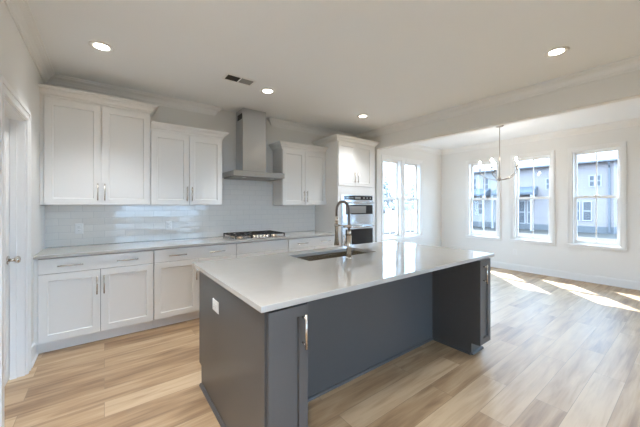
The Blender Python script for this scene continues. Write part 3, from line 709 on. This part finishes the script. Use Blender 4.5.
can('added recessed fill light behind the camera, out of view', 1.4, -1.3, 2.6)  # unseen lamp added to light the island front

vn = thing('ceiling_vent', 'white ceiling air vent with one dark and one grey louvre bank', 'air vent', (1.20, 3.10, H))
vf = top_with_hole(1.035, 1.375, 3.015, 3.185, 1.058, 1.352, 3.037, 3.163, H - 0.008, H - 0.0003); vf.build('vent_frame', M['trim'], vn, bevel=0.002)
MB().box(1.199, 1.211, 3.037, 3.163, H - 0.007, H - 0.0006).build('divider', M['trim'], vn)
MB().box(1.058, 1.199, 3.037, 3.163, H - 0.0014, H - 0.0006).build('duct_opening', M['vent_dark'], vn)
MB().box(1.211, 1.352, 3.037, 3.163, H - 0.0014, H - 0.0006).build('duct_opening', M['vent_grey'], vn)
for bank, (a, b, mt) in enumerate(((1.060, 1.197, 'vent_dark'), (1.213, 1.350, 'vent_grey'))):
    s = MB()
    for k in range(7):
        y = 3.043 + 0.0175 * k
        s.add([(a, y, H - 0.002), (b, y, H - 0.002), (b, y + 0.008, H - 0.008), (a, y + 0.008, H - 0.008), (a, y + 0.001, H - 0.0015), (b, y + 0.001, H - 0.0015), (b, y + 0.0095, H - 0.008), (a, y + 0.0095, H - 0.008)],
              [(0, 1, 2, 3), (7, 6, 5, 4), (0, 4, 5, 1), (2, 6, 7, 3), (0, 3, 7, 4), (1, 5, 6, 2)])
    s.build('louvres', M[mt], vn)

# chandelier
CHX, CHY, HZ = 5.560, 2.142, 1.838
cl = thing('chandelier', 'five-arm dark nickel chandelier with lit candle bulbs in the nook', 'chandelier', (CHX, CHY, H))
MB().lathe([(0.001, H - 0.0005), (0.062, H - 0.0005), (0.062, H - 0.012), (0.050, H - 0.022), (0.012, H - 0.030), (0.001, H - 0.030)], (CHX, CHY, 0), 28).build('canopy', M['spring'], cl)
MB().cyl((CHX, CHY, H - 0.03), (CHX, CHY, HZ + 0.03), 0.0055, 10).build('rod', M['spring'], cl)
MB().lathe([(0.001, HZ - 0.045), (0.010, HZ - 0.040), (0.022, HZ - 0.025), (0.026, HZ), (0.022, HZ + 0.022), (0.010, HZ + 0.040), (0.001, HZ + 0.042)], (CHX, CHY, 0), 20).build('hub', M['spring'], cl)
view = Vector((math.sin(0.64403), math.cos(0.64403), 0)); right = Vector((math.cos(0.64403), -math.sin(0.64403), 0))
RAD = 0.305
for k in range(5):
    an = math.radians(72 * k); u = right * math.cos(an) + view * math.sin(an); c = Vector((CHX, CHY, 0))
    pts = []
    for i in range(15):
        t = i / 14; pts.append(c + u * (0.02 + (RAD - 0.02) * math.sin(t * math.pi / 2)) + Z * (HZ - 0.02 + 0.185 * (1 - math.cos(t * math.pi / 2))))
    a = MB().tube(pts, 0.0065, 8).build('arm', M['spring'], cl)
    q = c + u * RAD; zb_ = HZ + 0.165
    MB().lathe([(0.001, zb_ - 0.004), (0.020, zb_ + 0.002), (0.024, zb_ + 0.010), (0.013, zb_ + 0.012), (0.012, zb_ + 0.11), (0.001, zb_ + 0.11)], (q.x, q.y, 0), 16).build('candle_sleeve', M['spring'], a)
    MB().lathe([(0.008, zb_ + 0.111), (0.0135, zb_ + 0.124), (0.0145, zb_ + 0.136), (0.009, zb_ + 0.152), (0.001, zb_ + 0.164)], (q.x, q.y, 0), 14).build('bulb', M['bulb'], a)

# ------------------------------------------------------------------ outside
GZ = -0.95
struct(MB().box(-60, 120, -60, 120, GZ - 0.2, GZ).build('ground', M['lawn']), 'dry tan lawn between the houses', 'ground')
def house(label, x, y0, y1, eave, wins, mat, porch=None, depth=11.0, downspout=None, hip=True, gut=True, oa=0.45, ob=0.45):
    r = thing('neighbouring_house', label, 'house', (x, (y0 + y1) / 2, GZ))
    MB().box(x, x + depth, y0, y1, GZ + 0.55, eave).build('wall', M[mat], r)
    MB().box(x - 0.03, x + depth, y0, y1, GZ, GZ + 0.55).build('foundation', M['stone'], r)
    o = 0.45; xm = x + depth / 2; rise = 3.0
    ya, yb = (y0 + depth / 2, y1 + ob) if hip else (y0 - oa, y1 + ob)
    rv = [(x - o, y0 - oa, eave), (x + depth + o, y0 - oa, eave), (x + depth + o, y1 + ob, eave), (x - o, y1 + ob, eave), (xm, ya, eave + rise), (xm, max(yb, ya + 0.5), eave + rise)]
    MB().add(rv, [(0, 1, 4), (1, 2, 5, 4), (2, 3, 5), (3, 0, 4, 5), (3, 2, 1, 0)]).build('roof', M['shingle'], r)
    if gut: MB().box(x - o - 0.1, x - o + 0.02, y0 - oa, y1 + ob, eave - 0.10, eave + 0.03).build('gutter', M['ext_grey'], r)
    for (a, b, c, d) in wins:
        f = MB(); t = 0.07
        f.box(x - 0.06, x - 0.001, a, b, c, c + t); f.box(x - 0.06, x - 0.001, a, b, d - t, d); f.box(x - 0.06, x - 0.001, a, a + t, c + t, d - t); f.box(x - 0.06, x - 0.001, b - t, b, c + t, d - t)
        f.box(x - 0.05, x - 0.001, a + t, b - t, (c + d) / 2 - 0.04, (c + d) / 2 + 0.04)
        w = f.build('window', M['ext_trim'], r)
        MB().box(x - 0.03, x - 0.0015, a + t, b - t, c + t, (c + d) / 2 - 0.04).box(x - 0.03, x - 0.0015, a + t, b - t, (c + d) / 2 + 0.04, d - t).build('pane', M['ext_glass'], w)
    if downspout is not None:
        y = downspout; MB().box(x - 0.14, x - 0.03, y - 0.06, y + 0.06, GZ + 0.1, eave - 0.55).tube([(x - 0.085, y, eave - 0.6), (x - 0.2, y, eave - 0.4), (x - o - 0.04, y, eave - 0.15)], 0.055, 8).build('downspout', M['ext_grey'], r)
    if porch:
        (a, b, z) = porch
        MB().add([(x - 1.6, a, z - 0.15), (x - 1.6, b, z - 0.15), (x, b, z + 0.45), (x, a, z + 0.45), (x - 1.6, a, z - 0.35), (x - 1.6, b, z - 0.35), (x, b, z - 0.35), (x, a, z - 0.35)],
                 [(0, 1, 2, 3), (7, 6, 5, 4), (0, 4, 5, 1), (0, 3, 7, 4), (1, 5, 6, 2)]).build('porch_roof', M['porch'], r)
        for y in (a + 0.1, b - 0.1): MB().box(x - 1.55, x - 1.40, y - 0.07, y + 0.07, GZ, z - 0.35).build('porch_post', M['ext_trim'], r)
    return r
house('pale two-storey house with gutter downspout seen through the right windows', 33.0, 4.3, 13.0, 5.05,
      [(5.02, 5.42, 2.95, 3.95), (5.42, 5.82, 2.95, 3.95), (8.30, 8.80, 2.85, 3.9), (5.60, 6.22, 0.05, 1.75), (6.36, 6.95, 0.05, 1.75), (9.75, 10.25, -0.4, 1.85), (10.42, 11.0, -0.4, 1.85)], 'siding', (9.4, 12.9, 2.75), downspout=4.55, ob=0.0)
house('pale house with two rows of windows seen through the window left of the chandelier', 33.0, 13.02, 21.0, 5.05,
      [(13.75, 14.45, 2.9, 4.4), (15.0, 15.7, 2.9, 4.4), (14.3, 14.9, 0.4, 1.6), (15.3, 15.9, 0.4, 1.6), (17.2, 17.9, 2.9, 4.4)], 'siding2', (13.6, 16.6, 2.75), hip=False, oa=0.0)
house('far pale house beyond the downspout at the right', 52.0, -8.0, 5.2, 5.0, [(2.2, 3.2, 2.6, 4.0), (2.2, 3.2, 0.0, 1.6), (-1.0, 0.2, 2.6, 4.0)], 'siding2', hip=False)

# board fence and trees outside the paired nook windows
fr_ = thing('garden_fence', 'weathered board fence seen through the paired nook windows', 'fence', (18, 16, GZ))
fb = MB()
xk = 6.0
while xk < 31: fb.box(xk, xk + 0.14, 16.0, 16.025, GZ + 0.05, GZ + 1.65); xk += 0.15
fb.build('boards', M['fence'], fr_)
for z in (0.3, 1.35): MB().box(6, 31, 16.026, 16.07, GZ + z, GZ + z + 0.09).build('rail', M['fence'], fr_)
for k in range(11): MB().box(6 + 2.49 * k, 6.1 + 2.49 * k, 16.071, 16.17, GZ, GZ + 1.7).build('post', M['fence'], fr_)
def tree(label, x, y, h, r, seed):
    rnd = random.Random(seed); t = thing('leafy_tree', label, 'tree', (x, y, GZ), 'trees beyond the garden fence')
    MB().tube([(x, y, GZ), (x + 0.1, y, GZ + h * 0.4), (x, y + 0.1, GZ + h * 0.85)], [0.22, 0.15, 0.05], 8).build('trunk', M['bark'], t)
    c = MB()
    for k in range(420):
        a, u = rnd.uniform(0, 6.283), rnd.random(); zz = GZ + h * (0.25 + 0.75 * u)
        rr = r * (1 - u) ** 0.7 * math.sqrt(rnd.random()) + 0.1
        p = Vector((x + rr * math.cos(a), y + rr * math.sin(a), zz)); s = rnd.uniform(0.22, 0.5)
        q = Matrix.Rotation(rnd.uniform(0, 6.28), 3, Vector((rnd.uniform(-1, 1), rnd.uniform(-1, 1), rnd.uniform(-1, 1))).normalized())
        c.add([p + q @ (Vector(w_) * s) for w_ in ((1, 0, 0), (0, 1, 0), (-1, 0, 0), (0, -1, 0), (0, 0, 0.5), (0, 0, -0.5))], [(0, 1, 4), (1, 2, 4), (2, 3, 4), (3, 0, 4), (1, 0, 5), (2, 1, 5), (3, 2, 5), (0, 3, 5)])
    c.build('foliage', M['leaf'], t)
for x, y, h, r, lab in ((34.5, 33, 6.6, 2.0, 'leftmost pale tree beyond the garden fence'), (39.2, 33.5, 7.6, 2.1, 'second pale tree from the left beyond the garden fence'),
                        (44.0, 33, 6.2, 2.0, 'third pale tree from the left beyond the garden fence'), (48.8, 33.5, 7.4, 2.1, 'fourth pale tree from the left beyond the garden fence'), (53.6, 33, 6.6, 2.0, 'rightmost pale tree beyond the garden fence')):
    tree(lab, x, y, h, r, int(x))
